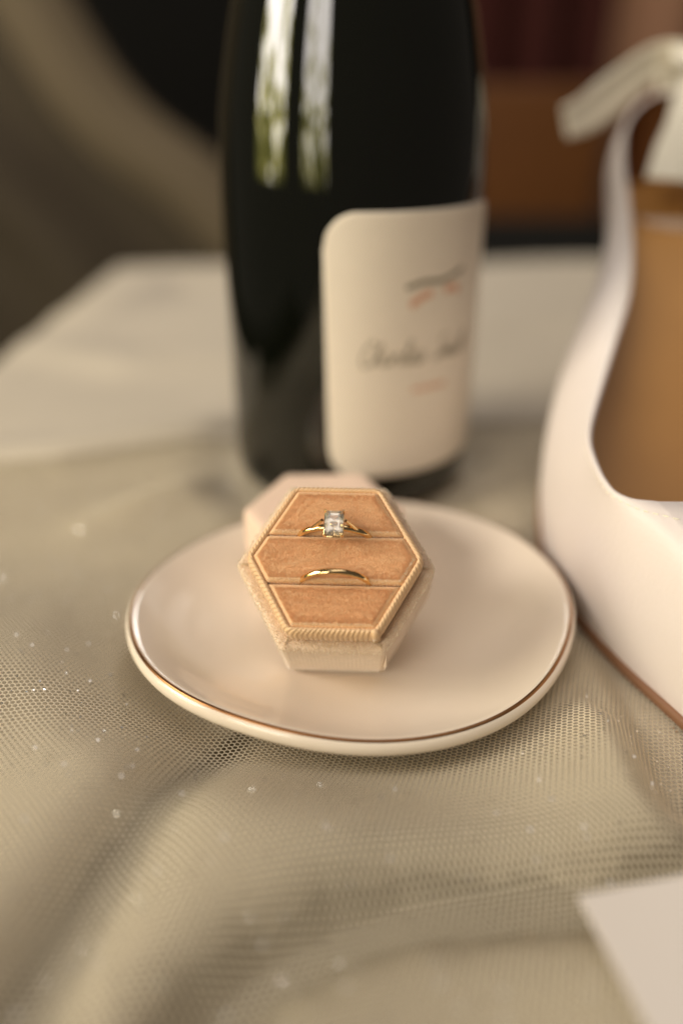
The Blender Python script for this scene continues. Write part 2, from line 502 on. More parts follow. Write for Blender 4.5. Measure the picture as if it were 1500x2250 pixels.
rimp = [(-0.00070, 1, 0.00958, 1), (-0.00052, 1, 0.00968, 1), (-0.00030, 1, 0.00966, 1), (-0.00010, 1, 0.00950, 1), (0.00005, 1, 0.0093, 1)]
grid_obj('gold_rim', dish_grid(rimp), 'gold_rim', dish, close_u=True)

# ------------------------------------------------------------------ hexagon helpers
def hex_pts(R, n_side, round_r=0.0):
    """closed hexagon outline (flat side towards -v), centred at 0, arc-length sampled with rounded corners"""
    an = np.radians([240, 300, 0, 60, 120, 180])
    c = np.stack([R * np.cos(an), R * np.sin(an)], 1)
    pts = []
    for k in range(6):
        p0, p1, p2 = c[k - 1], c[k], c[(k + 1) % 6]
        a = p1 + (p0 - p1) / np.linalg.norm(p0 - p1) * round_r
        b = p1 + (p2 - p1) / np.linalg.norm(p2 - p1) * round_r
        for t in np.linspace(0, 1, 7):
            pts.append((1 - t) ** 2 * a + 2 * t * (1 - t) * p1 + t * t * b)
    pts = np.array(pts + [pts[0]])
    d = np.r_[0, np.cumsum(np.linalg.norm(np.diff(pts, axis=0), axis=1))]
    s = np.linspace(0, d[-1], n_side * 6, endpoint=False)
    P = np.stack([np.interp(s, d, pts[:, k]) for k in (0, 1)], 1)
    T = np.roll(P, -1, 0) - np.roll(P, 1, 0); T /= np.linalg.norm(T, axis=1)[:, None]
    N = np.stack([T[:, 1], -T[:, 0]], 1)
    return P, N, s, d[-1]

def hex_sweep(name, R, prof, m, parent, n_side=20, rr=0.0015, disp=None, cap_first=False, cap_last=False):
    """profile (offset outward, w) swept round a hexagon"""
    P, N, s, L = hex_pts(R, n_side, rr)
    G = []
    for k, (o, w) in enumerate(prof):
        Q, N_, _, _ = hex_pts(R + o * 1.1547, n_side, max(0.0003, rr + o))
        if disp is not None:
            Q = Q + N_ * disp(s, k)[:, None]
        G.append(np.concatenate([Q, np.full((len(Q), 1), w)], 1))
    G = np.stack(G, 1)
    o = grid_obj(name, G, m, parent, close_u=True)
    if cap_first or cap_last:
        bm = bmesh.new(); bm.from_mesh(o.data); bm.verts.ensure_lookup_table()
        nv = len(prof); n = len(P)
        if cap_first:
            bm.faces.new([bm.verts[i * nv] for i in range(n)][::-1])
        if cap_last:
            bm.faces.new([bm.verts[i * nv + nv - 1] for i in range(n)])
        bm.to_mesh(o.data); bm.free(); 
    return o

def fibres(name, pts, nrm, length, lean, m, parent, wid=0.00010, spread=0.38):
    """short pile: one thin triangle per fibre"""
    n = len(pts)
    L = length * RNG.uniform(0.6, 1.25, n)
    d = nrm + RNG.normal(0, spread, (n, 3)) + np.atleast_2d(np.asarray(lean))
    d /= np.linalg.norm(d, axis=1)[:, None]
    side = np.cross(d, RNG.normal(0, 1, (n, 3))); side /= np.linalg.norm(side, axis=1)[:, None]
    a = pts - side * wid / 2 - d * 0.0001; b = pts + side * wid / 2 - d * 0.0001; c = pts + d * L[:, None]
    V = np.stack([a, b, c], 1).reshape(-1, 3)
    me = bpy.data.meshes.new(name)
    me.vertices.add(3 * n); me.vertices.foreach_set('co', V.astype(np.float32).ravel())
    me.loops.add(3 * n); me.loops.foreach_set('vertex_index', np.arange(3 * n, dtype=np.int32))
    me.polygons.add(n); me.polygons.foreach_set('loop_start', np.arange(0, 3 * n, 3, dtype=np.int32))
    me.update(calc_edges=True)
    me.materials.append(M[m])
    o = bpy.data.objects.new(name, me); COL.objects.link(o); o.parent = parent
    o['kind'] = 'stuff'
    return o

# ------------------------------------------------------------------ ring box base, leaning on its lid
RC, H, INS, HI = 0.02084, 0.01925, 0.00263, 0.00587
AP = RC * math.sqrt(3) / 2
TILT, YAW = math.radians(39.5), math.radians(-2.34)
FLOOR = DZ + 0.0033
box = thing('ring_box', 'open hexagonal blush velvet ring box leaning back, holding two rings', 'ring box', (-0.00127, 0.13873, FLOOR + 0.0003))
box.rotation_mode = 'XYZ'
box.rotation_euler = (Matrix.Rotation(YAW, 3, 'Z') @ Matrix.Rotation(TILT, 3, 'X')).to_euler()
def centred(o):        # hexagon centre is one apothem behind the front edge
    for v in o.data.vertices:
        v.co.y += AP
    return o
ribs_n = 20
def shell_disp(s, k):
    return 0.00004 * np.abs(np.sin(s / 0.00085 * np.pi)) - 0.00003
shell = centred(hex_sweep('shell', RC, [(-0.0008, 0.0), (-0.0002, 0.0002), (0, 0.0008), (0, 0.006), (0, 0.012), (0, H - 0.0010), (-0.00025, H - 0.00035), (-0.0008, H),
                 (-INS - 0.0012, H), (-INS - 0.0014, H - 0.003)], 'shell', box, n_side=130, rr=0.0011, disp=shell_disp, cap_first=True))
# fabric seam at the front right corner
sm = grid_obj('seam', tube([(RC * 0.5 + 0.0002, 0.0002 + 0.0, 0.0006), (RC * 0.5 + 0.0003, 0.0, 0.008), (RC * 0.5 + 0.0003, 0.0, H - 0.0008)], [0.00002, 0.0004, 0.00002], 8, up=(1, 0, 0)), 'shell', box)
# pile on the rim of the shell
P, N, s, L = hex_pts(RC, 60, 0.0011)
k = RNG.integers(0, len(P), 17000); t = RNG.uniform(0.0, INS + 0.0005, 17000)
pp = np.concatenate([P[k] - N[k] * t[:, None] + RNG.normal(0, 0.0001, (17000, 2)), np.full((17000, 1), H)], 1); pp[:, 1] += AP
out = smoothstep(0.0010, 0.0, t)[:, None]
nn = np.concatenate([N[k] * out, np.ones((17000, 1))], 1)
pp[:, 2] -= 0.0006 * (out[:, 0]) ** 2
fibres('rim_pile', pp, nn, 0.00055, (0, -0.15, 0), 'shell_fibre', box)

# ribbed trim round the raised insert
RI = RC - INS
RIB = 0.00098
def trim_disp(s, k):
    return 0.00022 * np.abs(np.sin(s / RIB * np.pi)) ** 0.7 * (1 if k > 0 else 0)
tw = 0.00150
TH = H + HI
trim = centred(hex_sweep('ribbed_trim', RI - 0.0003, [(0.0, H - 0.0008), (0.0001, H + 0.0012), (0.0002, H + 0.003), (0.0001, TH - 0.0013), (-0.0002, TH - 0.00055), (-0.00065, TH - 0.00012), (-0.00105, TH - 0.0002), (-tw + 0.0001, TH - 0.0008)],
                'trim', box, n_side=146, rr=0.0018, disp=trim_disp))
# vertical relief of the ribs where the trim turns over the top
co = np.empty(len(trim.data.vertices) * 3, np.float32); trim.data.vertices.foreach_get('co', co); co = co.reshape(-1, 8, 3)
_, _, ss, _ = hex_pts(RI - 0.0003, 146, 0.0018)
rel = (0.00022 * np.abs(np.sin(ss / RIB * np.pi)) ** 0.7)[:, None]
co[:, 4:7, 2] += rel * np.array([0.5, 1.0, 1.0])[None]
trim.data.vertices.foreach_set('co', co.ravel()); trim.data.update()
# folded end of the trim at the front right corner
fe = mesh_obj('trim_end', [(RI * 0.5 - 0.0011, INS * 0.866 - 0.00035, H + 0.0004), (RI * 0.5 + 0.0004, INS * 0.866 + 0.00005, H + 0.0006), (RI * 0.5 + 0.0002, INS * 0.866 + 0.0002, TH - 0.0004),
                          (RI * 0.5 - 0.0006, INS * 0.866 + 0.0011, TH + 0.00035), (RI * 0.5 - 0.0013, INS * 0.866 + 0.0010, TH + 0.00025), (RI * 0.5 - 0.0014, INS * 0.866 - 0.0002, TH - 0.0005)],
              [(0, 1, 2, 5), (5, 2, 3, 4)], 'trim', box)
sd = fe.modifiers.new('s', 'SOLIDIFY'); sd.thickness = 0.0003

# three velvet pads with two ring slots between them
RP = RI - tw - 0.0001
V_BACK, V_FRONT = 0.0047, -0.0055       # slot positions, measured from the hexagon centre
def clip_poly(poly, nx, ny, d):          # keep nx*x+ny*y <= d
    out = []
    for i in range(len(poly)):
        a, b = poly[i], poly[(i + 1) % len(poly)]
        da, db = nx * a[0] + ny * a[1] - d, nx * b[0] + ny * b[1] - d
        if da <= 0:
            out.append(a)
        if da * db < 0:
            t = da / (da - db)
            out.append((a[0] + (b[0] - a[0]) * t, a[1] + (b[1] - a[1]) * t))
    return out
def inset(poly, d):
    p = np.array(poly); n = len(p); out = []
    for i in range(n):
        e0 = p[i] - p[i - 1]; e1 = p[(i + 1) % n] - p[i]
        n0 = np.array([-e0[1], e0[0]]) / np.linalg.norm(e0); n1 = np.array([-e1[1], e1[0]]) / np.linalg.norm(e1)
        m_ = n0 + n1
        out.append(p[i] + m_ / (m_ @ n1) * d if abs(m_ @ n1) > 1e-9 else p[i] + n1 * d)
    return out
hexc = [(RP * math.cos(math.radians(a)), RP * math.sin(math.radians(a))) for a in (240, 300, 0, 60, 120, 180)]
GAP = 0.00013
TOPW = TH - 0.0001
def pad(poly, fib, lift):
    TOPW = TH - 0.0001 + lift
    n = 26
    def ring(ins, w):
        q_ = inset(poly, ins); R_ = []
        for i in range(len(q_)):
            a, b = np.array(q_[i]), np.array(q_[(i + 1) % len(q_)])
            for t in np.linspace(0, 1, n, endpoint=False):
                R_.append((*(a + (b - a) * t), w))
        return np.array(R_)
    G = np.stack([ring(i, w) for i, w in ((0, TOPW - 0.004), (0, TOPW - 0.0010), (0.00012, TOPW - 0.0005), (0.0004, TOPW - 0.00012), (0.0008, TOPW + 0.00010), (0.0014, TOPW + 0.00025), (0.0022, TOPW + 0.0003))], 1)
    G[:, :, 2] += 0.00004 * np.sin(G[:, :, 0] * 3100) * np.sin(G[:, :, 1] * 2700)
    o = grid_obj('velvet_pad', G, 'velvet', box, close_u=True)
    bm = bmesh.new(); bm.from_mesh(o.data); bm.verts.ensure_lookup_table()
    bm.faces.new([bm.verts[i * 7 + 6] for i in range(len(G))])
    bm.to_mesh(o.data); bm.free()
    centred(o)
    # pile
    xs = np.array(poly); lo, hi = xs.min(0), xs.max(0)
    pts = RNG.uniform(lo, hi, (int(fib * 2.6), 2))
    dmin = np.full(len(pts), 9.0); nd = np.zeros((len(pts), 2))
    for i in range(len(poly)):
        a, b = np.array(poly[i]), np.array(poly[(i + 1) % len(poly)])
        e = (b - a) / np.linalg.norm(b - a); nv_ = np.array([e[1], -e[0]])
        d = -((pts - a) @ nv_)
        mm = d < dmin; dmin = np.where(mm, d, dmin); nd[mm] = nv_
    okk = dmin > 0
    pts, dmin, nd = pts[okk], dmin[okk], nd[okk]
    w = TOPW + 0.0003 - 0.0012 * smoothstep(0.0015, 0.0, dmin) ** 2
    P3 = np.stack([pts[:, 0], pts[:, 1] + AP, w], 1)
    e = smoothstep(0.0009, 0.0, dmin)[:, None]
    fibres('pile', P3, np.concatenate([nd * e * 1.2, np.ones((len(pts), 1))], 1), 0.00030, np.stack([0.25 + 0.45 * wob(pts[:, 0], pts[:, 1], 330, 0.4 + lift * 9000), 0.75 + 0.35 * wob(pts[:, 0], pts[:, 1], 420, 2.0), 0 * pts[:, 0]], 1), 'velvet_fibre', o, wid=0.00006, spread=0.36)
    # edge fibres coloured paler to give the velvet's sheen, fullest along the edges that face the front
    fr = (dmin < np.where(nd[:, 1] < -0.5, 0.0009, 0.0006)) & (RNG.uniform(0, 1, len(pts)) < np.where(nd[:, 1] < -0.5, 0.42, np.where(nd[:, 0] < 0, 0.30, 0.12)))
    Pf = P3[fr] + RNG.normal(0, 0.00010, (fr.sum(), 3)); nf = nd[fr]
    Pf[:, 2] = P3[fr][:, 2] + 0.00006
    fibres('sheen_fringe', Pf, np.concatenate([nf * 1.1, np.ones((len(nf), 1))], 1), 0.00042, (0, 0, 0), 'shell_fibre', o, wid=0.00009, spread=0.3)
    return o
pad(clip_poly(hexc, 0, 1, V_FRONT - GAP), 16000, -0.0001)
pad(clip_poly(clip_poly(hexc, 0, -1, -(V_FRONT + GAP)), 0, 1, V_BACK - GAP), 20000, 0.0001)
pad(clip_poly(hexc, 0, -1, -(V_BACK + GAP)), 16000, 0.0002)

# ------------------------------------------------------------------ lid lying behind, carrying the raised back of the box
lid = thing('velvet_cover', 'blush velvet hexagonal lid lying behind the open ring box', 'lid', (-0.0040, 0.1640, FLOOR + 0.0006))
lid.rotation_euler = (Matrix.Rotation(math.radians(1.5), 3, 'Z') @ Matrix.Rotation(math.radians(5.5), 3, 'X')).to_euler()
LH = 0.0170
centred(hex_sweep('lid_shell', RC, [(-0.0016, 0.010), (-0.0016, 0.0003), (-0.0012, 0.0), (-0.0003, 0.0), (0, 0.0006), (0, 0.006), (0, LH - 0.0012), (-0.0003, LH - 0.0004), (-0.0010, LH), (-0.003, LH + 0.0001)], 'lid', lid, n_side=24, rr=0.0011, cap_last=True))
def lid_trim(s, k):
    return 0.00012 * np.abs(np.sin(s / RIB * np.pi))
centred(hex_sweep('ribbed_trim', RC, [(0.00002, 0.0004), (0.0003, 0.0008), (0.0003, 0.0024), (0.00002, 0.0028)], 'trim', lid, n_side=100, rr=0.0011, disp=lid_trim))
centred(hex_sweep('lid_lining', RC - 0.0022, [(0.0, 0.0008), (0, 0.010), (-0.002, 0.0105)], 'velvet', lid, n_side=16, rr=0.001, cap_last=True))

# ------------------------------------------------------------------ the two rings
BOXM = Matrix.Translation(box.location) @ box.rotation_euler.to_matrix().to_4x4()
def ring_empty(name, label, u, v, wc, lean, yaw=0.0):
    """ring stands in a slot: local x = across, z = out of the pad, y = ring axis"""
    o = thing(name, label, 'ring')
    m_ = BOXM @ Matrix.Translation((u, AP + v, wc)) @ Matrix.Rotation(yaw, 4, 'Z') @ Matrix.Rotation(-lean, 4, 'X')
    o.location = m_.to_translation(); o.rotation_euler = m_.to_euler()
    return o
def band_grid(R, half_w, half_t, n=160, flatten=1.0, a0=0, a1=2 * math.pi):
    a = np.linspace(0, 2 * np.pi, n, endpoint=False)
    t = np.linspace(0, 2 * np.pi, 17)
    ct, st = np.cos(t), np.sin(t)
    r = R + half_t * np.sign(ct) * np.abs(ct) ** 0.85
    y = half_w * np.sign(st) * np.abs(st) ** 0.85
    return np.stack([np.cos(a)[:, None] * r[None], np.repeat(y[None], n, 0), np.sin(a)[:, None] * r[None]], -1)
RW = 0.0075
wed = ring_empty('wedding_band', 'plain slim yellow gold band set in the front slot of the ring box', 0.0002, V_FRONT + 0.0002, TOPW + 0.0036 - RW, math.radians(9), math.radians(-0.5))
grid_obj('band', band_grid(RW, 0.00062, 0.00052), 'gold', wed, close_u=True)

RE = 0.0083
eng = ring_empty('engagement_ring', 'gold engagement ring with an emerald cut diamond in the rear slot', -0.0002, V_BACK + 0.0001, TOPW + 0.0033 - RE, math.radians(3), math.radians(-1.0))
grid_obj('band', band_grid(RE, 0.00066, 0.00054), 'gold', eng, close_u=True)
ST_Z = RE + 0.0019        # girdle height of the stone
LX, LY = 0.00188, 0.00270  # half sizes
for sgn in (-1, 1):       # cathedral shoulders rising to the head
    pth = []
    for t in np.linspace(0, 1, 24):
        a = math.radians(90 - sgn * (38 - 24 * t))
        r = RE + 0.0000 + 0.0024 * t ** 1.6
        x = math.cos(a) * r
        pth.append((x * (1 - 0.10 * t), 0.0005 * t, math.sin(a) * r))
    pth = np.array(pth)
    grid_obj('shoulder', tube(pth, np.linspace(0.00050, 0.00030, 24), 10, up=(0, 1, 0)), 'gold', eng)
def octagon(hx_, hy_, c):
    return [(-hx_ + c, -hy_), (hx_ - c, -hy_), (hx_, -hy_ + c), (hx_, hy_ - c), (hx_ - c, hy_), (-hx_ + c, hy_), (-hx_, hy_ - c), (-hx_, -hy_ + c)]
def stone():
    layers = [(0.62, 0.72, 0.00062), (0.78, 0.83, 0.00048), (0.91, 0.93, 0.00027), (1.0, 1.0, 0.00005), (1.0, 1.0, -0.00005), (0.80, 0.86, -0.00065), (0.52, 0.68, -0.00125), (0.20, 0.46, -0.00175), (0.012, 0.34, -0.0020)]
    V, Fc = [], []
    for sx, sy, z in layers:
        for x, y in octagon(LX * sx, LY * sy, 0.00055 * min(sx, sy) + 1e-5 if sx > 0.1 else LX * sx * 0.6):
            V.append((x, y, z))
    for k_ in range(len(layers) - 1):
        for i in range(8):
            Fc.append((k_ * 8 + i, (k_ + 1) * 8 + i, (k_ + 1) * 8 + (i + 1) % 8, k_ * 8 + (i + 1) % 8))
    Fc.append(tuple(range(8)))
    Fc.append(tuple((len(layers) - 1) * 8 + i for i in range(8))[::-1])
    return V, Fc
gm = mat('diamond', (1.0, 0.91, 0.78, 1), 0.01, noise=(900, 0.02))
_b = gm.node_tree.nodes['Principled BSDF']
_b.inputs['IOR'].default_value = 2.0; _b.inputs['Transmission Weight'].default_value = 0.86
V, Fc = stone()
st = mesh_obj('diamond', [(x, y, z + ST_Z) for x, y, z in V], Fc, gm, eng, smooth=False)
bm = bmesh.new(); bm.from_mesh(st.data); bmesh.ops.recalc_face_normals(bm, faces=bm.faces); bm.to_mesh(st.data); bm.free()
# gallery rail under the stone and four claw prongs
rail = np.array([(x, y, ST_Z - 0.0006) for x, y in octagon(LX * 0.99, LY * 0.99, 0.0006)])
grid_obj('gallery_rail', tube(rail, 0.00016, 8, closed=True), 'prong', eng, close_u=True)
for sx in (-1, 1):
    for sy in (-1, 1):
        pth = spline([(sx * LX * 0.80, sy * LY * 0.62, ST_Z - 0.0027), (sx * LX * 0.90, sy * LY * 0.84, ST_Z - 0.0014), (sx * LX * 0.955, sy * LY * 0.965, ST_Z - 0.0003),
                      (sx * LX * 0.965, sy * LY * 0.965, ST_Z + 0.00025), (sx * LX * 0.85, sy * LY * 0.885, ST_Z + 0.00055)], 22)
        rad = np.interp(np.linspace(0, 1, 22), [0, 0.8, 0.93, 1], [0.00024, 0.00024, 0.00026, 0.00006])
        grid_obj('prong', tube(pth, rad, 10, up=(0.3, 0.9, 0.1)), 'prong', eng)

# ------------------------------------------------------------------ wine bottle
bot = thing('wine_bottle', 'dark glass wine bottle with a cream paper label, behind the dish', 'bottle', (BOT[0], BOT[1], 0.0022))
bot.scale = (0.968, 0.968, 1.0)
prof = [(0.0005, 0.006), (0.020, 0.004), (0.031, 0.0005), (0.0345, 0.0), (0.0375, 0.0008), (0.0397, 0.003), (0.0407, 0.0065), (0.041, 0.011)]
prof += [(0.041, z) for z in np.linspace(0.02, 0.088, 12)]
sh = spline([(0.041, 0.088), (0.0405, 0.102), (0.0391, 0.117), (0.0344, 0.140), (0.0270, 0.163), (0.0205, 0.183), (0.0168, 0.205), (0.0150, 0.235), (0.0146, 0.272)], 60)
prof += [tuple(p) for p in sh[1:]]
prof += [(0.0156, 0.273), (0.0162, 0.276), (0.0162, 0.283), (0.0150, 0.285), (0.0148, 0.292), (0.0120, 0.2935), (0.0005, 0.2935)]
lathe('glass_body', prof, 'bottle', bot, 160)
lathe('foil_capsule', [(0.0166, 0.215), (0.01655, 0.2155), (0.0156, 0.235), (0.0153, 0.271), (0.0166, 0.2725), (0.0169, 0.276), (0.0169, 0.2835), (0.0157, 0.2856), (0.0156, 0.2932), (0.012, 0.2945), (0.0005, 0.2945)], 'capsule', bot, 96)
# label wrapped on the cylinder; az measured from the camera side (-y) towards +x
def wrap(x, z, r):
    a = x / 0.041
    return (math.sin(a) * r, -math.cos(a) * r, z)
A0, A1 = -11.3, 84.0
L0, L1 = math.radians(A0) * 0.041, math.radians(A1) * 0.041
LZ0, LZ1, LR = 0.0128, 0.0895, 0.0098
def label_grid():
    nu, nv = 90, 70
    G = np.zeros((nu, nv, 3))
    for i in range(nu):
        x = L0 + (L1 - L0) * i / (nu - 1)
        e = min(x - L0, L1 - x)
        c = 0 if e >= LR else LR - math.sqrt(max(0, LR ** 2 - (LR - e) ** 2))
        for j in range(nv):
            z = LZ0 + c + (LZ1 - LZ0 - 2 * c) * j / (nv - 1)
            G[i, j] = wrap(x - 0.02 * (z - 0.05), z, 0.04118)
    return G
lab = grid_obj('label', label_grid(), 'label', bot)
sd = lab.modifiers.new('s', 'SOLIDIFY'); sd.thickness = 0.00012; sd.offset = 1
def stroke(name, pts, w, m, n=60, rough=0.0):
    p = spline(pts, n)
    d = np.gradient(p, axis=0); d /= np.linalg.norm(d, axis=1)[:, None]
    nn_ = np.stack([-d[:, 1], d[:, 0]], 1) * (w / 2)
    V_ = [wrap(*(p[i] + nn_[i]), 0.04138) for i in range(n)] + [wrap(*(p[i] - nn_[i]), 0.04138) for i in range(n)]
    return V_, [(i, i + 1, n + i + 1, n + i) for i in range(n - 1)]
def letter_strokes(word, x0, z0, h, w):
    """slanted joined handwriting, each letter as a polyline in unit boxes"""
    G = {'C': [(0.85, 1.75), (0.75, 2.0), (0.35, 1.9), (0.05, 1.1), (0.15, 0.25), (0.5, 0.0), (1.0, 0.35)],
         'h': [(0.0, 0.2), (0.45, 1.3), (0.5, 1.9), (0.3, 1.6), (0.15, 0.0), (0.35, 0.8), (0.65, 0.9), (0.65, 0.2), (0.95, 0.15)],
         'a': [(0.75, 0.85), (0.4, 0.95), (0.1, 0.45), (0.3, 0.02), (0.65, 0.4), (0.78, 0.9), (0.72, 0.15), (1.0, 0.2)],
         'r': [(0.0, 0.2), (0.25, 0.95), (0.35, 0.75), (0.7, 0.8), (0.6, 0.15), (0.9, 0.2)],
         'l': [(0.0, 0.2), (0.45, 1.3), (0.42, 1.95), (0.2, 1.5), (0.25, 0.1), (0.6, 0.2)],
         'e': [(0.0, 0.25), (0.55, 0.6), (0.45, 0.95), (0.15, 0.6), (0.25, 0.02), (0.8, 0.25)],
         's': [(0.0, 0.2), (0.4, 0.98), (0.55, 0.4), (0.25, 0.0), (0.05, 0.12), (0.5, 0.1), (0.9, 0.25)],
         'S': [(1.0, 1.75), (0.7, 2.0), (0.35, 1.6), (0.75, 0.9), (0.65, 0.15), (0.2, 0.0), (0.0, 0.35), (0.5, 0.3), (1.1, 0.3)],
         'm': [(0.0, 0.2), (0.2, 0.95), (0.2, 0.05), (0.5, 0.95), (0.55, 0.05), (0.85, 0.95), (0.9, 0.1), (1.2, 0.2)],
         'i': [(0.0, 0.2), (0.25, 0.95), (0.25, 0.1), (0.6, 0.2)],
         't': [(0.0, 0.2), (0.4, 1.7), (0.3, 0.15), (0.7, 0.2)]}
    Vs, Fs = [], []
    x = x0
    for ch in word:
        g = G[ch]
        wd = max(p[0] for p in g)
        pts = [(x + (p[0] + 0.28 * p[1]) * h, z0 + p[1] * h) for p in g]
        v_, f_ = stroke('', pts, w, None, 36)
        b_ = len(Vs)
        Vs += v_; Fs += [tuple(i + b_ for i in q_) for q_ in f_]
        x += wd * h * 0.93
    return Vs, Fs, x
Vs, Fs, xe = letter_strokes('Charles', math.radians(2) * 0.041, 0.0478, 0.0036, 0.00050)
V2, F2, xe2 = letter_strokes('Smith', xe + 0.0035, 0.0478, 0.0036, 0.00050)
mesh_obj('lettering', Vs + V2, Fs + [tuple(i + len(Vs) for i in f_) for f_ in F2], 'ink', lab)
xm = math.radians(35) * 0.041
Va, Fa = stroke('', [(xm - 0.010, 0.0695), (xm - 0.004, 0.0707), (xm + 0.003, 0.0705), (xm + 0.012, 0.0727)], 0.0014, None)
mesh_obj('emblem_line', Va, Fa, 'ink', lab)
for k_, pts in enumerate(([(xm - 0.0085, 0.0645), (xm - 0.0045, 0.0667), (xm - 0.001, 0.0675)], [(xm + 0.0035, 0.0675), (xm + 0.007, 0.0680), (xm + 0.010, 0.0667)])):
    Va, Fa = stroke('', pts, 0.0021, None, 20)
    mesh_obj('emblem_mark', Va, Fa, 'red_ink', lab)
for k_ in range(6):
    x = xm - 0.0065 + k_ * 0.0022
    Va, Fa = stroke('', [(x, 0.0392), (x + 0.0007, 0.0402), (x + 0.0014, 0.0392)], 0.0011, None, 8)
    mesh_obj('small_print', Va, Fa, 'red_ink', lab)

# ------------------------------------------------------------------ shoe
shoe = thing('bridal_shoe', 'white leather high heel with brown sole and ivory bow, toe forward beside the dish', 'shoe', (0.10, 0.155, 0.0022))
# sole outline, left side from toe to heel (x, y, z) in world, then the right side mirrored about the shoe axis
LEFT = [(0.102, 0.083, 0.0026), (0.089, 0.09, 0.0026), (0.08, 0.105, 0.0026), (0.0725, 0.127, 0.0026), (0.0645, 0.148, 0.0026), (0.0595, 0.168, 0.0026), (0.0575, 0.188, 0.0032), (0.059, 0.208, 0.0085), (0.0645, 0.228, 0.022), (0.0735, 0.248, 0.039), (0.0855, 0.268, 0.0555), (0.0932, 0.288, 0.069), (0.0980, 0.308, 0.078), (0.103, 0.326, 0.0825), (0.115, 0.3365, 0.084), (0.128, 0.3395, 0.0842)]
AXIS_Y = [0.083, 0.127, 0.168, 0.21, 0.25, 0.29, 0.34]
AXIS_X = [0.102, 0.1030, 0.1000, 0.1010, 0.1080, 0.1190, 0.1280]
def axis_x(y):
    return np.interp(y, AXIS_Y, AXIS_X)
NS = 110
Lp = spline(LEFT, NS, arc=False)
Rp = Lp.copy(); Rp[:, 0] = 2 * np.array([axis_x(y) for y in Lp[:, 1]]) - Lp[:, 0]
# top line, left side: throat centre -> corner -> side -> heel back
QL = [(0.1015, 0.149, 0.0432), (0.071, 0.1493, 0.0431), (0.0655, 0.15, 0.043), (0.0611, 0.1525, 0.0425), (0.0578, 0.158, 0.0427), (0.0576, 0.168, 0.0444), (0.0598, 0.18, 0.0462), (0.0665, 0.197, 0.0497), (0.0775, 0.222, 0.0574), (0.0867, 0.243, 0.0654), (0.093, 0.265, 0.0749), (0.0972, 0.288, 0.0866), (0.0992, 0.309, 0.1007), (0.1035, 0.323, 0.1101), (0.1134, 0.334, 0.1172), (0.128, 0.3385, 0.1204)]
Lq = spline(QL, NS, arc=False)
Rq = Lq.copy(); Rq[:, 0] = 2 * np.array([axis_x(y) for y in Lq[:, 1]]) - Lq[:, 0]
Pl = np.vstack([Lp, Rp[::-1][1:-1]]); Ql = np.vstack([Lq, Rq[::-1][1:-1]])
# correspond by stretching: sides share y, toe fans out
nper = len(Pl)
ctr = np.array([[axis_x(y), y] for y in Pl[:, 1]])
T = np.roll(Pl, -1, 0) - np.roll(Pl, 1, 0)
Nh = np.stack([-T[:, 1], T[:, 0]], 1); Nh /= np.linalg.norm(Nh, axis=1)[:, None] + 1e-12
if ((Pl[:, :2] - ctr) * Nh).sum() < 0:
    Nh = -Nh
def upper_grid(off, top_cut=0.0):
    """surface from the sole edge to the top line, pulled inwards by off"""
    nv = 22
    rows = []
    dz = (Ql[:, 2] - Pl[:, 2])
    hor = Pl[:, :2] - Ql[:, :2]
    c1 = Pl.copy(); c1[:, :2] += Nh * 0.0045; c1[:, 2] += dz * 0.50
    c2 = Ql.copy(); c2[:, :2] += hor * 0.50 + Nh * 0.001; c2[:, 2] -= dz * 0.10
    for t in np.linspace(0, 1 - top_cut, nv):
        B = (1 - t) ** 3 * Pl + 3 * t * (1 - t) ** 2 * c1 + 3 * t * t * (1 - t) * c2 + t ** 3 * Ql
        rows.append(B)
    G = np.stack(rows, 1)
    du = np.roll(G, -1, 0) - np.roll(G, 1, 0); dv = np.gradient(G, axis=1)
    n_ = np.cross(du, dv); n_ /= np.linalg.norm(n_, axis=2)[:, :, None] + 1e-12
    cen = np.array([0.105, 0.2, 0.03])
    if (n_ * (G - cen)).sum() < 0:
        n_ = -n_
    return G - n_ * off
SO = np.array(shoe.location)
Gout = upper_grid(0.0); Gin = upper_grid(0.0013)
# outer leather plus turned-over top edge
edge = [0.5 * (Gout[:, -1] + Gin[:, -1]) + np.array([0, 0, 0.0005]), Gin[:, -1]]
up = np.concatenate([Gout, np.stack(edge, 1)], 1)
grid_obj('upper', up - SO, 'shoe', shoe, close_u=True)
grid_obj('lining', Gin[:, ::1] - SO, 'lining', shoe, close_u=True)
# stitched line just under the throat edge
stt = 0.5 * Gout[:, -2] + 0.5 * Gout[:, -3] + np.array([0, 0, 0.0001])
dst = np.r_[0, np.cumsum(np.linalg.norm(np.diff(stt, axis=0), axis=1))]
dV, dF = [], []
for d0 in np.arange(0.001, dst[-1] - 0.002, 0.0021):
    seg = np.array([[np.interp(d0 + e, dst, stt[:, k]) for k in range(3)] for e in (0, 0.0006, 0.0012)])
    tg = tube(seg, [0.00012, 0.0002, 0.00012], 6)
    b0 = len(dV); nvv = tg.shape[1]
    dV += tg.reshape(-1, 3).tolist()
    dF += [(b0 + i * nvv + j, b0 + (i + 1) * nvv + j, b0 + (i + 1) * nvv + j + 1, b0 + i * nvv + j + 1) for i in range(2) for j in range(nvv - 1)]
stitch = mesh_obj('stitching', np.array(dV) - SO, dF, 'ribbon', shoe)
stitch['kind'] = 'stuff'
# insole
ns = 12
ins = []
for k_ in range(NS):
    a, b = Gin[k_, 1], Gin[(nper - k_) % nper, 1]
    t = np.linspace(0, 1, ns)[:, None]
    row = a + (b - a) * t
    row[:, 2] += 0.0012 - 0.0015 * np.sin(np.pi * t[:, 0])
    ins.append(row)
grid_obj('insole', np.array(ins) - SO, 'insole', shoe)
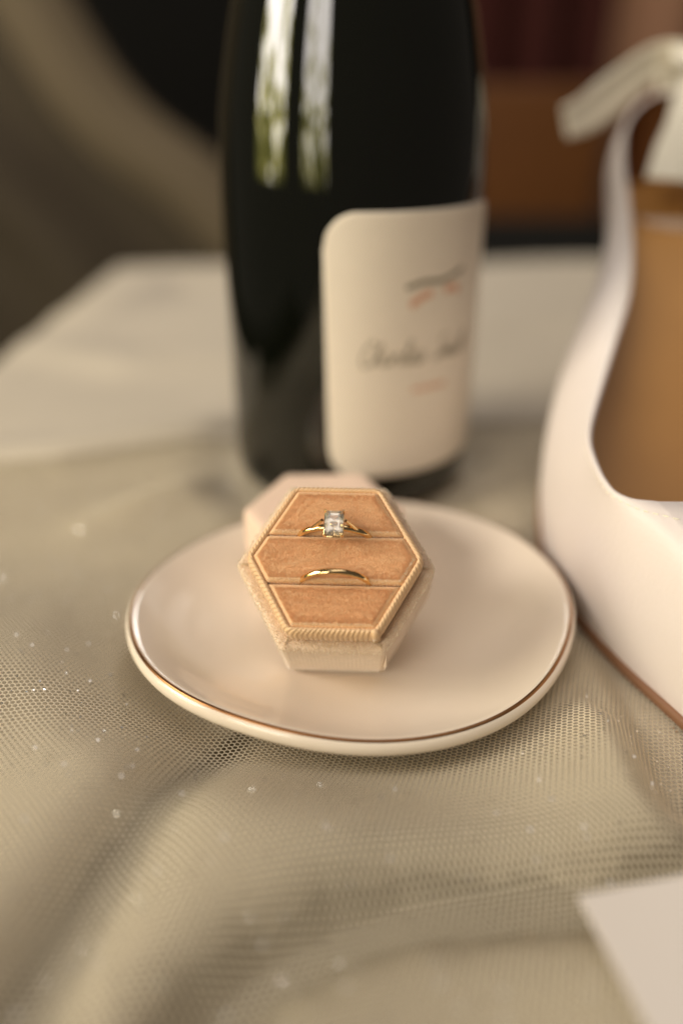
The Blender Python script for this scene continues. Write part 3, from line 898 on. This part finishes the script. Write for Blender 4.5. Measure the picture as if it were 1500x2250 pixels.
# sole: slab with a visible edge
out = Pl.copy(); out[:, :2] += Nh * 0.0010
ed = np.stack([Pl + np.array([0, 0, 0.0004]), out + np.array([0, 0, 0.0001]), out - np.array([0, 0, 0.0018]), Pl - np.array([0, 0, 0.0024])], 1)
grid_obj('sole_edge', ed - SO, 'sole', shoe, close_u=True)
bots = []
for k_ in range(NS):
    a, b = Pl[k_].copy(), Pl[(nper - k_) % nper].copy()
    row = a + (b - a) * np.linspace(0, 1, 6)[:, None]; row[:, 2] -= 0.0024
    bots.append(row)
grid_obj('sole', np.array(bots) - SO, 'sole', shoe)
# block heel
hl = []
for t in np.linspace(0, 1, 14):
    z = 0.0022 + (0.0795 - 0.0022) * t
    cx, cy = 0.128, 0.3215 - 0.004 * t * t
    sx = 0.0105 + 0.016 * t ** 2.2; sy = 0.0085 + 0.013 * t ** 1.8
    a = np.linspace(0, 2 * np.pi, 28, endpoint=False)
    ca_, sa_ = np.cos(a), np.sin(a)
    hl.append(np.stack([cx + sx * np.sign(ca_) * np.abs(ca_) ** 0.7, cy + sy * np.sign(sa_) * np.abs(sa_) ** 0.7, 0 * a + z], -1))
grid_obj('heel', np.stack(hl, 1) - SO, 'shoe', shoe, close_u=True)
# bow on the back of the collar
def ribbon(name, pts, wdir, w, m, parent, n=36, curl=0.0):
    p = spline(pts, n)
    wd = np.array([np.interp(np.linspace(0, 1, n), np.linspace(0, 1, len(wdir)), np.array(wdir)[:, k]) for k in range(3)]).T
    wd /= np.linalg.norm(wd, axis=1)[:, None]
    ww = np.interp(np.linspace(0, 1, n), np.linspace(0, 1, len(w)), w)
    s_ = np.linspace(-0.5, 0.5, 9)
    tn = np.gradient(p, axis=0); tn /= np.linalg.norm(tn, axis=1)[:, None]
    nr = np.cross(tn, wd)
    G = p[:, None] + wd[:, None] * (ww[:, None] * s_[None])[:, :, None] + nr[:, None] * (curl * np.cos(s_ * 2 * np.pi))[None, :, None]
    o = grid_obj(name, G - SO, m, parent)
    md = o.modifiers.new('s', 'SOLIDIFY'); md.thickness = 0.0003; md.offset = 0
    return o
bow = ribbon('bow_knot', [(0.128, 0.3400, 0.1120), (0.128, 0.3460, 0.1180), (0.128, 0.3460, 0.1290), (0.128, 0.3390, 0.1340), (0.128, 0.3310, 0.1280)], [(1, 0, 0)] * 3, [0.013, 0.016, 0.013], 'ribbon', shoe, curl=0.0008)
ribbon('bow_tail', [(0.1300, 0.3440, 0.1310), (0.1190, 0.3450, 0.1295), (0.1060, 0.3440, 0.1205), (0.0945, 0.3420, 0.1120), (0.0855, 0.3400, 0.1085)], [(-0.2, -0.3, 1), (-0.5, -0.3, 0.85), (-0.6, -0.3, 0.8), (-0.35, -0.2, 0.9)], [0.010, 0.014, 0.016, 0.012], 'ribbon', shoe, curl=0.0004)
ribbon('bow_tail', [(0.1270, 0.3410, 0.1310), (0.1400, 0.3450, 0.1290), (0.1540, 0.3440, 0.1200), (0.1680, 0.3420, 0.1120)], [(0.2, -0.3, 1), (0.5, -0.3, 0.85), (0.6, -0.3, 0.8)], [0.008, 0.013, 0.013], 'ribbon', shoe, curl=0.0012)
ribbon('bow_end', [(0.1300, 0.3330, 0.1245), (0.1290, 0.3260, 0.1210), (0.1270, 0.3150, 0.1090), (0.1220, 0.3040, 0.0960), (0.1195, 0.2980, 0.0905)], [(1, 0.1, -0.1), (1, 0.05, -0.15), (1, 0, -0.25)], [0.012, 0.020, 0.026, 0.028], 'ribbon', shoe, curl=0.0015)

# ------------------------------------------------------------------ card at the front
def card_z(x, y):
    return 0.0165
cv = [(0.0352, 0.0778), (0.0620, 0.0835), (0.0760, 0.0180), (0.0490, 0.0123)]
card = mesh_obj('paper_card', [(x, y, 0.0135) for x, y in cv] + [(x, y, 0.0139) for x, y in cv],
                [(0, 1, 2, 3)[::-1], (4, 5, 6, 7)] + [(i, (i + 1) % 4, 4 + (i + 1) % 4, 4 + i) for i in range(4)], 'card', None, smooth=False)
tag(card, 'plain pale card lying on the folds of the veil', 'card')

# ------------------------------------------------------------------ background
# sheer drape hanging behind the left corner of the table
ed = spline([(0.10, -0.74), (0.03, -0.2), (-0.015, -0.07), (-0.075, 0.0), (-0.13, 0.0566), (-0.202, 0.111), (-0.256, 0.194), (-0.33, 0.36), (-0.38, 0.55)], 60)
nu, nv = 60, 70
G = np.zeros((nu, nv, 3))
for j in range(nv):
    t = j / (nv - 1)
    ex = np.interp(t, np.linspace(0, 1, 60), ed[:, 0]); ez = np.interp(t, np.linspace(0, 1, 60), ed[:, 1])
    for i in range(nu):
        u = i / (nu - 1)
        x = ex - 0.62 * u
        y = 0.90 + 0.02 * math.sin(9 * u + 2 * t) + 0.015 * math.sin(23 * u + 3 * t) - 0.05 * u
        G[i, j] = (x, y, ez + 0.04 * u * t)
dr = thing('curtain', 'sheer taupe curtain pulled aside behind the table', 'curtain', (-0.3, 0.9, -0.75))
DO = np.array(dr.location)
grid_obj('sheer_panel', G - DO, 'drape', dr)
hb = []
for j in range(nv):
    t = j / (nv - 1)
    ex = np.interp(t, np.linspace(0, 1, 60), ed[:, 0]); ez = np.interp(t, np.linspace(0, 1, 60), ed[:, 1])
    row = []
    for s_ in np.linspace(0, 1, 10):
        row.append((ex + 0.004 - 0.060 * s_, 0.885 - 0.022 * math.sin(math.pi * s_), ez - 0.045 * s_))
    hb.append(row)
grid_obj('folded_edge', np.array(hb).transpose(1, 0, 2) - DO, 'hem', dr)

cab = thing('wooden_cabinet', 'low orange brown wooden cabinet in the dark behind the bottle', 'cabinet', (0.27, 1.2, -0.75))
box_obj('carcass', (-0.16, 0.0, 0.0), (0.09, 0.35, 0.877), 'wood', cab, 0.006)
box_obj('shade_panel', (-0.16, -0.03, 0.0), (0.12, -0.02, 0.712), 'shade_black', cab, 0.003)  # black board standing in for the shadow gap below the wood
def hanging(name, x0, x1, y, z0, z1, m, label, cat, amp=0.03, k=30):
    U3, V3 = np.meshgrid(np.linspace(0, 1, 70), np.linspace(0, 1, 24), indexing='ij')
    Xh = x0 + (x1 - x0) * U3; Yh = y + amp * np.sin(U3 * k + V3) * (1.1 - 0.5 * V3); Zh = z0 + (z1 - z0) * V3
    o = grid_obj(name, np.stack([Xh, Yh, Zh], -1), m)
    md = o.modifiers.new('s', 'SOLIDIFY'); md.thickness = 0.003
    return tag(o, label, cat)
hanging('red_drape', 0.10, 0.62, 1.75, -0.74, 0.9, 'red_cloth', 'dark oxblood drape hanging behind the wooden cabinet', 'drape')
hanging('pink_drape', 0.46, 1.20, 1.55, -0.74, 0.9, 'pink_cloth', 'dusty pink drape behind the bow of the shoe', 'drape')
